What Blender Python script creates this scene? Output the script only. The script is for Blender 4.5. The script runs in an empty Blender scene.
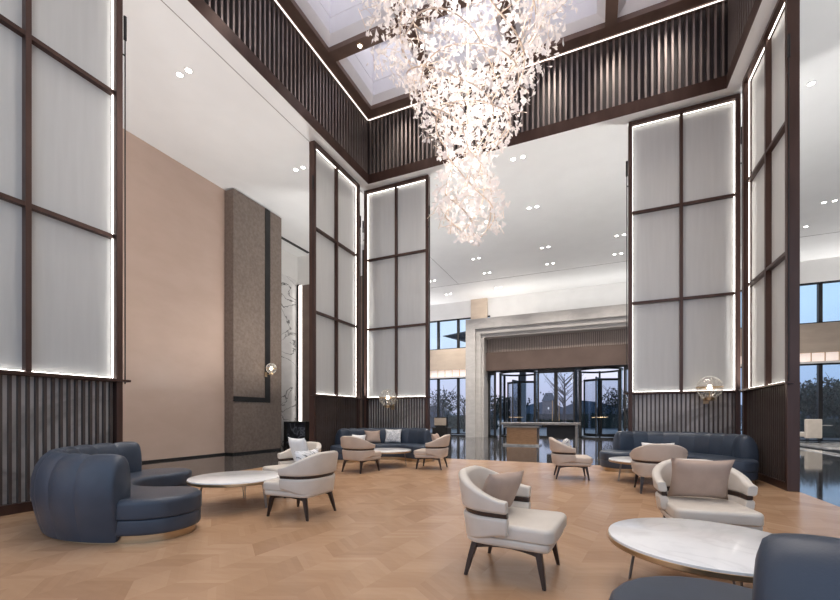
import bpy, math, random
from mathutils import Vector, Matrix
random.seed(11)
PI = math.pi
S = bpy.context.scene
COL = S.collection

# ------------------------------------------------------------------ materials
def new_mat(name):
    m = bpy.data.materials.new(name); m.use_nodes = True
    nt = m.node_tree; b = nt.nodes['Principled BSDF']
    return m, nt, b

def N(nt, kind, **kw):
    n = nt.nodes.new(kind)
    for k, v in kw.items(): setattr(n, k, v)
    return n

def ramp(nt, src, stops):
    r = N(nt, 'ShaderNodeValToRGB')
    el = r.color_ramp.elements
    while len(el) < len(stops): el.new(0.5)
    for e, (p, c) in zip(el, stops):
        e.position = p; e.color = (c[0], c[1], c[2], 1)
    nt.links.new(src, r.inputs[0])
    return r

def noise_mat(name, c1, c2, scale=6, rough=.5, metal=0, stretch=(1,1,1), bump=0, bscale=None, coat=0, detail=4, spec=.5, p=(.35,.65)):
    m, nt, b = new_mat(name)
    tc = N(nt, 'ShaderNodeTexCoord'); mp = N(nt, 'ShaderNodeMapping')
    mp.inputs['Scale'].default_value = stretch
    nt.links.new(tc.outputs['Object'], mp.inputs[0])
    no = N(nt, 'ShaderNodeTexNoise'); no.inputs['Scale'].default_value = scale; no.inputs['Detail'].default_value = detail
    nt.links.new(mp.outputs[0], no.inputs['Vector'])
    r = ramp(nt, no.outputs['Fac'], [(p[0], c1), (p[1], c2)])
    nt.links.new(r.outputs[0], b.inputs['Base Color'])
    b.inputs['Roughness'].default_value = rough; b.inputs['Metallic'].default_value = metal
    b.inputs['Coat Weight'].default_value = coat; b.inputs['Specular IOR Level'].default_value = spec
    if bump:
        n2 = N(nt, 'ShaderNodeTexNoise'); n2.inputs['Scale'].default_value = bscale or scale*8
        nt.links.new(tc.outputs['Object'], n2.inputs['Vector'])
        bp = N(nt, 'ShaderNodeBump'); bp.inputs['Strength'].default_value = bump; bp.inputs['Distance'].default_value = .01
        nt.links.new(n2.outputs['Fac'], bp.inputs['Height']); nt.links.new(bp.outputs[0], b.inputs['Normal'])
    return m

def marble_mat(name, base, vein, base2, scale=1.2, rough=.15, rot=(0,0,0), stretch=(1,1,1), vein_w=.03, amount=1.0, dist=1.4):
    m, nt, b = new_mat(name)
    tc = N(nt, 'ShaderNodeTexCoord'); mp = N(nt, 'ShaderNodeMapping')
    mp.inputs['Rotation'].default_value = rot; mp.inputs['Scale'].default_value = stretch
    nt.links.new(tc.outputs['Object'], mp.inputs[0])
    n1 = N(nt, 'ShaderNodeTexNoise'); n1.inputs['Scale'].default_value = scale; n1.inputs['Detail'].default_value = 5
    n1.inputs['Distortion'].default_value = dist
    nt.links.new(mp.outputs[0], n1.inputs['Vector'])
    d = N(nt, 'ShaderNodeMath', operation='SUBTRACT'); d.inputs[1].default_value = .5
    nt.links.new(n1.outputs['Fac'], d.inputs[0])
    a = N(nt, 'ShaderNodeMath', operation='ABSOLUTE'); nt.links.new(d.outputs[0], a.inputs[0])
    rv = ramp(nt, a.outputs[0], [(0, (1,1,1)), (vein_w, (0,0,0))])
    n2 = N(nt, 'ShaderNodeTexNoise'); n2.inputs['Scale'].default_value = scale*2.3; n2.inputs['Detail'].default_value = 6
    nt.links.new(mp.outputs[0], n2.inputs['Vector'])
    rb = ramp(nt, n2.outputs['Fac'], [(.35, base2), (.6, base)])
    mul = N(nt, 'ShaderNodeMath', operation='MULTIPLY'); mul.inputs[1].default_value = amount
    nt.links.new(rv.outputs[0], mul.inputs[0])
    mx = N(nt, 'ShaderNodeMixRGB'); mx.inputs['Color2'].default_value = (*vein, 1)
    nt.links.new(mul.outputs[0], mx.inputs['Fac']); nt.links.new(rb.outputs[0], mx.inputs['Color1'])
    nt.links.new(mx.outputs[0], b.inputs['Base Color'])
    b.inputs['Roughness'].default_value = rough
    return m

def parquet_mat():
    # chevron strips of oak, plank by plank
    m, nt, b = new_mat('parquet_oak')
    tc = N(nt, 'ShaderNodeTexCoord'); sp = N(nt, 'ShaderNodeSeparateXYZ')
    mp = N(nt, 'ShaderNodeMapping'); mp.inputs['Rotation'].default_value = (0, 0, math.radians(8))
    nt.links.new(tc.outputs['Object'], mp.inputs[0]); nt.links.new(mp.outputs[0], sp.inputs[0])
    def M(op, a, bb=None, cc=None):
        n = N(nt, 'ShaderNodeMath', operation=op)
        for i, v in enumerate((a, bb, cc)):
            if v is None: continue
            if isinstance(v, (int, float)): n.inputs[i].default_value = v
            else: nt.links.new(v, n.inputs[i])
        return n.outputs[0]
    W = .30; P = .065
    u = M('DIVIDE', sp.outputs[0], W)
    col = M('FLOOR', u)
    fu = M('SUBTRACT', u, col)
    par = M('MODULO', M('ABSOLUTE', col), 2)
    sgn = M('SUBTRACT', M('MULTIPLY', par, 2), 1)
    slope = M('MULTIPLY', M('MULTIPLY', M('SUBTRACT', fu, .5), W*.62), sgn)
    v = M('DIVIDE', M('ADD', sp.outputs[1], slope), P)
    row = M('FLOOR', v); fv = M('SUBTRACT', v, row)
    cb = N(nt, 'ShaderNodeCombineXYZ'); nt.links.new(col, cb.inputs[0]); nt.links.new(row, cb.inputs[1])
    wn = N(nt, 'ShaderNodeTexWhiteNoise', noise_dimensions='2D'); nt.links.new(cb.outputs[0], wn.inputs['Vector'])
    # grain
    no = N(nt, 'ShaderNodeTexNoise'); no.inputs['Scale'].default_value = 3; no.inputs['Detail'].default_value = 3
    mg = N(nt, 'ShaderNodeMapping'); mg.inputs['Scale'].default_value = (1, 6, 1)
    nt.links.new(tc.outputs['Object'], mg.inputs[0]); nt.links.new(mg.outputs[0], no.inputs['Vector'])
    big = N(nt, 'ShaderNodeTexNoise'); big.inputs['Scale'].default_value = 1.1; nt.links.new(tc.outputs['Object'], big.inputs['Vector'])
    # groups of planks share a tone, as laid in panels
    cb2 = N(nt, 'ShaderNodeCombineXYZ'); nt.links.new(col, cb2.inputs[0]); nt.links.new(M('FLOOR', M('DIVIDE', v, 5)), cb2.inputs[1])
    wn2 = N(nt, 'ShaderNodeTexWhiteNoise', noise_dimensions='2D'); nt.links.new(cb2.outputs[0], wn2.inputs['Vector'])
    f = M('ADD', M('ADD', M('MULTIPLY', wn.outputs['Value'], .14), M('MULTIPLY', wn2.outputs['Value'], .30)),
          M('ADD', M('MULTIPLY', no.outputs['Fac'], .22), M('MULTIPLY', big.outputs['Fac'], .34)))
    r = ramp(nt, f, [(.15, PARQ[0]), (.5, PARQ[1]), (.85, PARQ[2])])
    seam = M('LESS_THAN', fv, .05)
    mx = N(nt, 'ShaderNodeMixRGB'); mx.inputs['Color2'].default_value = (.16,.09,.05,1)
    nt.links.new(M('MULTIPLY', seam, .05), mx.inputs['Fac']); nt.links.new(r.outputs[0], mx.inputs['Color1'])
    nt.links.new(mx.outputs[0], b.inputs['Base Color'])
    b.inputs['Roughness'].default_value = .32; b.inputs['Specular IOR Level'].default_value = .45
    b.inputs['Roughness'].default_value = .24
    return m
PARQ = ((.33,.19,.105), (.425,.262,.155), (.52,.34,.21))

def emit_mat(name, col, s):
    m, nt, b = new_mat(name)
    b.inputs['Base Color'].default_value = (*col, 1)
    b.inputs['Emission Color'].default_value = (*col, 1); b.inputs['Emission Strength'].default_value = s
    no = N(nt, 'ShaderNodeTexNoise'); no.inputs['Scale'].default_value = 3
    return m

def glass_mat(name, tint, refl=.08, rough=.02, body=0, bodycol=(.8,.8,.8)):
    m, nt, b = new_mat(name)
    nt.nodes.remove(b)
    out = [n for n in nt.nodes if n.type == 'OUTPUT_MATERIAL'][0]
    t = N(nt, 'ShaderNodeBsdfTransparent'); t.inputs[0].default_value = (*tint, 1)
    g = N(nt, 'ShaderNodeBsdfGlossy'); g.inputs['Roughness'].default_value = rough
    lw = N(nt, 'ShaderNodeLayerWeight'); lw.inputs['Blend'].default_value = .25
    r = ramp(nt, lw.outputs['Facing'], [(0, (refl,)*3), (1, (.7,)*3)])
    mx = N(nt, 'ShaderNodeMixShader')
    nt.links.new(r.outputs[0], mx.inputs[0]); nt.links.new(t.outputs[0], mx.inputs[1]); nt.links.new(g.outputs[0], mx.inputs[2])
    last = mx
    if body:
        d = N(nt, 'ShaderNodeBsdfDiffuse'); d.inputs[0].default_value = (*bodycol, 1)
        m2 = N(nt, 'ShaderNodeMixShader'); m2.inputs[0].default_value = body
        nt.links.new(mx.outputs[0], m2.inputs[1]); nt.links.new(d.outputs[0], m2.inputs[2]); last = m2
    nt.links.new(last.outputs[0], out.inputs[0])
    return m

def petal_mat():
    m, nt, b = new_mat('petal_porcelain')
    b.inputs['Base Color'].default_value = (.92,.88,.86,1); b.inputs['Roughness'].default_value = .3
    out = [n for n in nt.nodes if n.type == 'OUTPUT_MATERIAL'][0]
    t = N(nt, 'ShaderNodeBsdfTranslucent'); t.inputs[0].default_value = (.95,.89,.86,1)
    mx = N(nt, 'ShaderNodeMixShader'); mx.inputs[0].default_value = .45
    nt.links.new(b.outputs[0], mx.inputs[1]); nt.links.new(t.outputs[0], mx.inputs[2]); nt.links.new(mx.outputs[0], out.inputs[0])
    return m

MT = {}
MT['parquet'] = parquet_mat()
MT['stone_floor'] = marble_mat('dark_polished_stone', (.042,.04,.04), (.12,.115,.11), (.028,.027,.028), .7, .06, vein_w=.02, amount=.5)
MT['light_stone'] = marble_mat('light_floor_stone', (.6,.59,.58), (.4,.39,.38), (.52,.51,.5), 1, .1)
MT['ceiling'] = noise_mat('ceiling_paint', (.80,.80,.795), (.82,.82,.815), 2, .55)
MT['white_wall'] = noise_mat('white_paint', (.76,.75,.73), (.79,.78,.76), 2, .6)
MT['travertine'] = noise_mat('beige_wallcovering', (.50,.37,.295), (.535,.40,.325), 1.1, .33, stretch=(1,1,2), detail=6)
MT['brown_stone'] = noise_mat('brown_granite', (.14,.105,.084), (.195,.152,.124), 13, .28, detail=10)
MT['bronze'] = noise_mat('dark_bronze', (.066,.036,.028), (.092,.052,.042), 4, .33, .55, stretch=(1,1,.2))
MT['beam'] = noise_mat('bronze_beam', (.17,.112,.09), (.21,.14,.115), 3, .3, .4)
MT['slat'] = noise_mat('slat_wood', (.075,.056,.05), (.10,.077,.068), 3, .35, .2)
MT['well_slat'] = noise_mat('well_slat_lacquer', (.30,.25,.235), (.36,.30,.28), 3, .42, .75)
MT['black'] = noise_mat('black_metal', (.014,.013,.013), (.02,.019,.019), 4, .4, .3)
MT['well_back'] = noise_mat('well_backing', (.05,.04,.04), (.06,.05,.048), 4, .5)
MT['frosted'] = noise_mat('frosted_glass_panel', (.535,.54,.525), (.565,.57,.555), 1.5, .34, stretch=(9,9,.6), bump=.02, bscale=90, spec=.6)
MT['grey_marble'] = marble_mat('grey_veined_marble', (.66,.625,.59), (.25,.225,.205), (.52,.485,.455), .55, .2, rot=(.3,.2,.5), stretch=(1,1,1.6), vein_w=.07, amount=.7)
MT['white_marble'] = marble_mat('white_veined_marble', (.78,.77,.76), (.03,.03,.03), (.7,.69,.68), .8, .15, rot=(.5,.1,.7), stretch=(1,1,1.7), vein_w=.018, dist=.8)
MT['dark_marble'] = marble_mat('dark_veined_marble', (.02,.022,.028), (.2,.22,.27), (.05,.056,.075), 1.6, .12, vein_w=.03)
MT['portal_stone'] = marble_mat('grey_portal_stone', (.46,.435,.415), (.37,.345,.33), (.41,.39,.37), .8, .35, stretch=(1,1,3), vein_w=.06, amount=.5)
MT['beige_stone'] = noise_mat('beige_band_stone', (.52,.42,.33), (.58,.48,.38), 1.5, .4, stretch=(1,1,3))
MT['rib'] = noise_mat('rib_lacquer', (.27,.22,.195), (.31,.255,.225), 3, .4)
MT['header'] = noise_mat('header_bronze', (.095,.064,.051), (.12,.082,.066), 1, .35, .3)
MT['brown_panel'] = noise_mat('brown_wall_panel', (.15,.105,.085), (.18,.13,.105), 2, .4)
MT['coffer'] = noise_mat('coffer_paint', (.74,.73,.77), (.77,.76,.80), 1.5, .5)
MT['navy'] = noise_mat('navy_leather', (.034,.046,.068), (.043,.057,.083), 5, .38, bump=.06, bscale=160, spec=.45)
MT['gold'] = noise_mat('brushed_brass', (.50,.36,.22), (.58,.43,.27), 6, .3, .9, stretch=(1,1,6))
MT['cream'] = noise_mat('cream_leather', (.62,.555,.48), (.67,.605,.53), 5, .42, bump=.05, bscale=150)
MT['taupe_leather'] = noise_mat('warm_cream_leather', (.52,.43,.36), (.56,.47,.395), 5, .42, bump=.05, bscale=150)
MT['walnut'] = noise_mat('dark_walnut', (.022,.011,.008), (.04,.022,.015), 12, .35, stretch=(4,4,.6))
MT['table_marble'] = marble_mat('white_table_marble', (.86,.85,.84), (.62,.61,.60), (.82,.81,.80), 1.6, .12, vein_w=.05, amount=.35)
MT['taupe_fabric'] = noise_mat('taupe_fabric', (.42,.305,.24), (.47,.345,.275), 8, .75, bump=.15, bscale=220)
MT['white_fabric'] = noise_mat('white_fabric', (.74,.73,.72), (.80,.79,.78), 8, .8, bump=.15, bscale=220)
MT['pattern_fabric'] = marble_mat('printed_white_fabric', (.78,.77,.76), (.32,.32,.34), (.72,.71,.71), 7, .8, vein_w=.07, amount=.8)
MT['ink_fabric'] = marble_mat('inked_white_fabric', (.78,.77,.76), (.05,.05,.055), (.74,.73,.73), 5, .8, vein_w=.05)
MT['petal'] = petal_mat()
MT['branch'] = noise_mat('pale_gold_branch', (.72,.58,.47), (.8,.66,.54), 8, .3, .6)
MT['led'] = emit_mat('warm_white_led', (1,.945,.88), 6.5)
MT['cove_led'] = emit_mat('cove_led', (1,.93,.87), 1.6)
MT['slot_led'] = emit_mat('slot_light', (1,.86,.78), .5)
MT['lamp'] = emit_mat('downlight_lens', (1,.97,.93), 14)
MT['bulb'] = emit_mat('warm_bulb', (1,.86,.68), 12)
MT['bulb_c'] = emit_mat('chandelier_bulb', (1,.94,.88), 6)
MT['glass'] = glass_mat('window_glass', (.86,.92,.97), .05)
MT['door_glass'] = glass_mat('door_glass', (.78,.84,.9), .06)
MT['globe'] = glass_mat('globe_glass', (.95,.94,.92), .06, .04, .05, (.9,.88,.85))
MT['oak_panel'] = noise_mat('desk_oak', (.30,.16,.075), (.38,.21,.105), 6, .35, stretch=(1,1,5))
MT['desk_top'] = noise_mat('desk_stone', (.24,.22,.205), (.29,.265,.25), 5, .25)
MT['foliage'] = noise_mat('dark_foliage', (.012,.022,.020), (.03,.045,.035), 3, .7)
MT['bark'] = noise_mat('bark', (.03,.022,.02), (.05,.038,.033), 6, .8)
MT['outside_ground'] = noise_mat('outside_paving', (.05,.07,.09), (.07,.09,.11), .4, .35)
MT['hill'] = noise_mat('far_hills', (.03,.05,.075), (.04,.06,.085), .05, .9)
MT['canopy'] = noise_mat('canopy_metal', (.05,.06,.075), (.07,.08,.095), 1, .5)
MT['house'] = noise_mat('house_plaster', (.16,.13,.13), (.2,.165,.16), .6, .8)

# ------------------------------------------------------------------ mesh builder
class MB:
    def __init__(s): s.v = []; s.f = []; s.m = None
    def add(s, vs, fs):
        o = len(s.v)
        s.v += [tuple(p) for p in vs]
        s.f += [tuple(i+o for i in f) for f in fs]
        return s
    def box(s, x0, x1, y0, y1, z0, z1, rz=0, c=(0,0)):
        vs = [(x,y,z) for z in (z0,z1) for x,y in ((x0,y0),(x1,y0),(x1,y1),(x0,y1))]
        if rz:
            ca, sa = math.cos(rz), math.sin(rz)
            vs = [(c[0]+(x-c[0])*ca-(y-c[1])*sa, c[1]+(x-c[0])*sa+(y-c[1])*ca, z) for x,y,z in vs]
        return s.add(vs, [(3,2,1,0),(4,5,6,7),(0,1,5,4),(1,2,6,5),(2,3,7,6),(3,0,4,7)])
    def rings(s, rings, cap=True, closed=True, loop=False):
        n = len(rings[0]); o = len(s.v)
        for r in rings: s.v += [tuple(p) for p in r]
        R = len(rings)
        for i in range(R if loop else R-1):
            a = o+i*n; b = o+((i+1) % R)*n
            for j in range(n if closed else n-1):
                k = (j+1) % n
                s.f.append((a+j, a+k, b+k, b+j))
        if cap and not loop:
            s.f.append(tuple(o+j for j in reversed(range(n))))
            s.f.append(tuple(o+(R-1)*n+j for j in range(n)))
        return s
    def tube(s, path, r, n=8, cap=True):
        path = [Vector(p) for p in path]; rs = r if isinstance(r, (list, tuple)) else [r]*len(path)
        rings = []; up = Vector((0,0,1))
        prev = None
        for i, p in enumerate(path):
            t = (path[min(i+1,len(path)-1)] - path[max(i-1,0)]).normalized()
            if prev is None:
                ref = up if abs(t.z) < .9 else Vector((1,0,0))
                a = t.cross(ref).normalized()
            else:
                a = (prev - t*prev.dot(t)).normalized()
            prev = a; b = t.cross(a)
            rings.append([p + (a*math.cos(2*PI*k/n) + b*math.sin(2*PI*k/n))*rs[i] for k in range(n)])
        return s.rings(rings, cap)
    def lathe(s, prof, n=24, c=(0,0,0), ring=False):
        rings = [[(c[0]+r*math.cos(2*PI*k/n), c[1]+r*math.sin(2*PI*k/n), c[2]+z) for k in range(n)] for r, z in prof]
        return s.rings(rings, cap=not ring, loop=ring)
    def slab(s, outline, z0, z1, r=.02, seg=4, r0=None):
        # outline extruded with rounded top and bottom edges (r0: bottom radius)
        r0 = r if r0 is None else r0
        n = len(outline); P = [Vector((x,y,0)) for x,y in outline]
        nor = []
        for i in range(n):
            t = (P[(i+1)%n]-P[i-1]).normalized(); nor.append(Vector((t.y,-t.x,0)))
        rings = []
        def ring(ins, z): rings.append([(P[i].x-nor[i].x*ins, P[i].y-nor[i].y*ins, z) for i in range(n)])
        if r0:
            for k in range(seg+1):
                a = PI/2*k/seg; ring(r0*(1-math.sin(a)), z0+r0*(1-math.cos(a)))
        else: ring(0, z0)
        if r:
            for k in range(seg+1):
                a = PI/2*k/seg; ring(r*(1-math.cos(a)), z1-r+r*math.sin(a))
        else: ring(0, z1)
        return s.rings(rings)
    def build(s, name, mat, parent=None, smooth=False, bevel=0, loc=None, auto=True):
        me = bpy.data.meshes.new(name)
        me.from_pydata(s.v, [], s.f); me.materials.append(MT[mat]); me.update()
        import bmesh
        bm = bmesh.new(); bm.from_mesh(me); bmesh.ops.recalc_face_normals(bm, faces=bm.faces); bm.to_mesh(me); bm.free()
        if smooth:
            for p in me.polygons: p.use_smooth = True
            try: me.set_sharp_from_angle(angle=math.radians(42))
            except Exception: pass
        o = bpy.data.objects.new(name, me); COL.objects.link(o)
        if parent: o.parent = parent
        if loc: o.location = loc
        if bevel:
            b = o.modifiers.new('bevel', 'BEVEL'); b.width = bevel; b.segments = 2; b.limit_method = 'ANGLE'
        return o

def tag(o, label=None, cat=None, group=None, kind=None):
    if label: o['label'] = label
    if cat: o['category'] = cat
    if group: o['group'] = group
    if kind: o['kind'] = kind
    return o

def thing(name, label, cat, loc=(0,0,0), rz=0, group=None):
    o = bpy.data.objects.new(name, None); COL.objects.link(o)
    o.location = loc; o.rotation_euler = (0,0,rz); o.empty_display_size = .2
    return tag(o, label, cat, group)

def children(o): return [c for c in list(COL.objects) if c.parent is o]

def dup(root, loc, rz, label, group=None):
    def cp(o, parent):
        c = o.copy(); COL.objects.link(c)
        if parent: c.parent = parent
        for ch in children(o): cp(ch, c)
        return c
    r = cp(root, None); r.location = loc; r.rotation_euler = (0,0,rz); r['label'] = label
    if group: r['group'] = group
    return r

def struct(mb, name, mat, parent=None, **kw):
    o = mb.build(name, mat, parent, **kw)
    if parent is None: o['kind'] = 'structure'
    return o

# ------------------------------------------------------------------ layout numbers
XL, XR, YN, YB = -6.55, 2.84, 1.2, 10.71     # planes of the tall screens
CX = -1.86                                   # axis of the hall
ZC = 8.16                                    # ceiling
ZB = 10.1                                    # underside of the beams in the light well
WXL, WXR, WYN, WYB = -6.27, 2.55, 1.44, 10.44
YW = 23.5                                    # window wall

# ------------------------------------------------------------------ floor
struct(MB().box(-7.1, 2.93, -3.0, 10.6, -.1, 0), 'floor', 'parquet')
f = MB()
f.box(-13.5, -7.1, -3, YW+.3, -.1, 0); f.box(2.93, 15, -3, YW+.3, -.1, 0); f.box(-7.1, 2.93, 10.6, YW+.3, -.1, 0)
struct(f, 'floor', 'stone_floor')
t = MB()
t.box(6.55, 6.95, 11, YW-.3, 0, .012); t.box(7.75, 8.15, 11, 19.5, 0, .012)
struct(t, 'trim_1', 'light_stone')
t = MB().box(7.75, 14.8, 19.5, YW-.25, 0, .05)
struct(t, 'trim_2', 'light_stone')

# ------------------------------------------------------------------ ceiling and light well
c = MB()
c.box(-13.5, WXL, -3, YW+.3, ZC, ZC+.12); c.box(WXR, 15, -3, YW+.3, ZC, ZC+.12)
c.box(WXL, WXR, -3, WYN, ZC, ZC+.12); c.box(WXL, WXR, WYB, YW+.3, ZC, ZC+.12)
struct(c, 'ceiling', 'ceiling')
g = MB()
g.box(XL-.13, XL-.115, -3, 20.3, ZC-.004, ZC+.01); g.box(-10.4, 14, 20.3, 20.33, ZC-.004, ZC+.01)
struct(g, 'trim_3', 'desk_top')
# fascia band round the bottom of the well
b = MB(); z0, z1 = ZC-.004, ZC+.27
p_ = .012
b.box(WXL, WXL+p_, WYN, WYB, z0, z1); b.box(WXR-p_, WXR, WYN, WYB, z0, z1)
b.box(WXL, WXR, WYB-p_, WYB, z0, z1); b.box(WXL, WXR, WYN, WYN+p_, z0, z1)
b.box(WXL-.14, WXL, WYN-.14, WYB+.14, z1-.03, z1); b.box(WXR, WXR+.14, WYN-.14, WYB+.14, z1-.03, z1)
b.box(WXL, WXR, WYB, WYB+.14, z1-.03, z1); b.box(WXL, WXR, WYN-.14, WYN, z1-.03, z1)
struct(b, 'trim_4', 'bronze')
# backing behind the slats
b = MB(); e = .13
b.box(WXL-e-.05, WXL-e, WYN-e, WYB+e, z1, ZB+.1); b.box(WXR+e, WXR+e+.05, WYN-e, WYB+e, z1, ZB+.1)
b.box(WXL-e, WXR+e, WYB+e, WYB+e+.05, z1, ZB+.1); b.box(WXL-e, WXR+e, WYN-e-.05, WYN-e, z1, ZB+.1)
struct(b, 'wall_well', 'well_back')
# slats
sp = .132; w = .045; d = .11
def slat_run(x0, y0, x1, y1, nx, ny):
    m = MB(); L = math.hypot(x1-x0, y1-y0); n = int(L/sp)
    for i in range(n+1):
        k = (i+.5)/(n+1); x = x0+(x1-x0)*k; y = y0+(y1-y0)*k
        hx = w/2 if ny else d/2; hy = w/2 if nx else d/2
        m.box(x-hx, x+hx, y-hy, y+hy, z1, ZB-.06)
    return m
struct(slat_run(WXL-.06, WYN, WXL-.06, WYB, 1, 0), 'trim_5', 'well_slat')
struct(slat_run(WXR+.06, WYN, WXR+.06, WYB, 1, 0), 'trim_6', 'well_slat')
struct(slat_run(WXL, WYB+.06, WXR, WYB+.06, 0, 1), 'trim_7', 'well_slat')
struct(slat_run(WXL, WYN-.06, WXR, WYN-.06, 0, 1), 'trim_8', 'well_slat')
# LED line above the slats
b = MB()
b.box(WXL-.035, WXL-.005, WYN, WYB, ZB-.018, ZB-.008); b.box(WXR+.005, WXR+.035, WYN, WYB, ZB-.018, ZB-.008)
b.box(WXL, WXR, WYB+.005, WYB+.035, ZB-.018, ZB-.008)
struct(b, 'trim_9', 'cove_led')
# beams and coffers
XE = [(-6.0,-4.1), (-3.85,-1.95), (-1.70,.19), (.44,2.28)]
YE = [(2.35,4.08), (4.37,6.10), (6.39,8.12), (8.41,10.14)]
b = MB()
xs = [WXL-.14]+[v for p in XE for v in p]+[WXR+.14]; ys = [WYN-.14]+[v for p in YE for v in p]+[WYB+.14]
for i in range(0, len(xs), 2): b.box(xs[i], xs[i+1], WYN-.14, WYB+.14, ZB, ZB+.12)
for (x0, x1) in XE:
    for i in range(0, len(ys), 2): b.box(x0, x1, ys[i], ys[i+1], ZB, ZB+.12)
struct(b, 'trim_10', 'beam')
b = MB(); h = 1.5
for (x0, x1) in XE:
    for (y0, y1) in YE:
        i = .17
        A = [(x0,y0),(x1,y0),(x1,y1),(x0,y1)]; B = [(x0+i,y0+i),(x1-i,y0+i),(x1-i,y1-i),(x0+i,y1-i)]
        rings = [[(x,y,ZB+.121) for x,y in A], [(x,y,ZB+.24) for x,y in B], [(x,y,ZB+.24+h) for x,y in B]]
        b.rings(rings, cap=False)
        b.add([(x,y,ZB+.24+h) for x,y in B], [(0,1,2,3)])
        # little ledge line inside the coffer
        t_ = .012
        b.box(x0+i, x1-i, y1-i-t_, y1-i, ZB+.62, ZB+.66); b.box(x0+i, x0+i+t_, y0+i, y1-i, ZB+.62, ZB+.66)
        b.box(x1-i-t_, x1-i, y0+i, y1-i, ZB+.62, ZB+.66)
co = struct(b, 'ceiling', 'coffer')
k = thing('recessed_spotlight', 'small round spotlight recessed in the bronze beam left of the chandelier', 'spotlight', (-5.2, 8.265, ZB-.02))
MB().lathe([(.05,0),(.08,0),(.085,.02),(.05,.02)], 16, (0,0,0), True).build('bezel', 'gold', k, True)
MB().lathe([(.001,-.004),(.045,-.004),(.045,.012)], 16).build('lens', 'lamp', k)

# ------------------------------------------------------------------ walls
wl = MB().box(-10.8, -10.5, -3, 10.96, 0, ZC)
wall_left = struct(wl, 'wall_left', 'travertine')
b = MB().box(-10.52, -10.47, -3, 8.93, 0, .05)
struct(b, 'baseboard_left', 'black')
p = MB().box(-10.5, -10.12, 8.93, 10.97, .06, ZC-.04)
pier = struct(p, 'wall_pier', 'brown_stone')
b = MB(); b.box(-10.135, -10.105, 10.2, 10.43, 1.63, ZC-.04); b.box(-10.135, -10.105, 8.93, 10.2, 1.63, 1.79)
b.build('inset_channel', 'black', pier)
struct(MB().box(-10.5, -10.14, 8.95, 10.96, 0, .06), 'baseboard_pier', 'black')
# recess behind the pier
struct(MB().box(-12.3, -12.0, 10.96, 14.3, 0, ZC), 'wall_recess', 'white_wall')
struct(MB().box(-12.0, -11.97, 11.2, 13.85, 0, 7.1), 'wall_marble', 'white_marble')
struct(MB().box(-12.0, -7.9, 14.0, 14.3, 0, ZC), 'wall_lobby', 'white_wall')
struct(MB().box(-11.72, -8.6, 13.93, 14.0, 0, 6.85), 'wall_panel', 'brown_panel')
m = MB(); m.box(-8.6, -7.9, 13.95, 14.0, 0, ZC-.3)
struct(m, 'wall_marble', 'white_marble')
m = MB(); m.box(-8.05,-7.9, 13.88, 13.95, 0, ZC-.3); m.box(-8.62,-8.5, 13.88, 13.95, 0, ZC-.3)
struct(m, 'trim_15', 'black')
struct(MB().box(-11.97, -11.86, 13.9, 13.95, 0, 6.9), 'trim_11', 'black')
struct(MB().box(-11.86, -11.70, 13.9, 13.95, .9, 6.85), 'trim_12', 'cove_led')
struct(MB().box(-12.3, -10.8, 10.8, 10.96, 0, ZC), 'wall_return', 'travertine')
s_ = MB().box(-11.31, -11.19, 11.3, 13.8, ZC-.03, ZC+.01)
struct(s_, 'trim_13', 'black')

# window wall at the far end
wm = MB()
PX0, PX1 = -5.75, 1.95                         # entrance opening between the portal legs
for (x0, x1) in ((-13.5, PX0), (PX1, 14.9)):
    wm.box(x0, x1, YW, YW+.3, 7.15, ZC)
wm.box(PX0, PX1, YW, YW+.3, 5.0, ZC)
struct(wm, 'wall_back', 'white_wall')
bb = MB()
for (x0, x1) in ((-13.5, PX0), (PX1, 14.9)): bb.box(x0, x1, YW-.1, YW+.3, 4.0, 5.3)
bb.box(-6.9, -5.9, YW-.14, YW, 5.3, ZC)
struct(bb, 'trim_14', 'beige_stone')
sf = MB()
for (x0, x1) in ((-13.5, PX0), (PX1, 14.9)): sf.box(x0, x1, YW-.1, YW+.3, 3.52, 3.62)
struct(sf, 'trim_16', 'white_wall')
sf = MB()
for (x0, x1) in ((-13.5, PX0), (PX1, 14.9)): sf.box(x0, x1, YW+.05, YW+.1, 3.62, 4.0)
struct(sf, 'trim_17', 'slot_led')
# dark cable-thin dividers in the lit slot
sf = MB()
for k in range(60):
    x = -13.3 + k*.47
    if PX0 < x < PX1: continue
    sf.box(x, x+.03, YW-.06, YW-.03, 3.62, 4.0)
struct(sf, 'trim_18', 'gold')
MUL_L = [-13.0+1.31*i for i in range(6)]
MUL_R = [2.61+1.31*i*.999 for i in range(10)]
for idx, (ms, x0, x1) in enumerate(((MUL_L, -13.5, PX0), (MUL_R, PX1, 14.9))):
    for row, (za, zb_) in enumerate(((0.05, 3.52), (5.3, 7.15))):
        m = MB()
        for x in ms:
            m.box(x-.07, x+.07, YW+.02, YW+.2, za, zb_)
        m.box(x0, x1, YW+.02, YW+.2, za, za+.06); m.box(x0, x1, YW+.02, YW+.2, zb_-.06, zb_)
        o = struct(m, f'window_{idx*2+row+1}', 'black')
        g = MB().box(x0, x1, YW+.1, YW+.115, za, zb_)
        g.build('pane', 'glass', o)
struct(MB().box(14.8, 15, -3, YW, 0, ZC), 'wall_right', 'white_wall')

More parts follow.
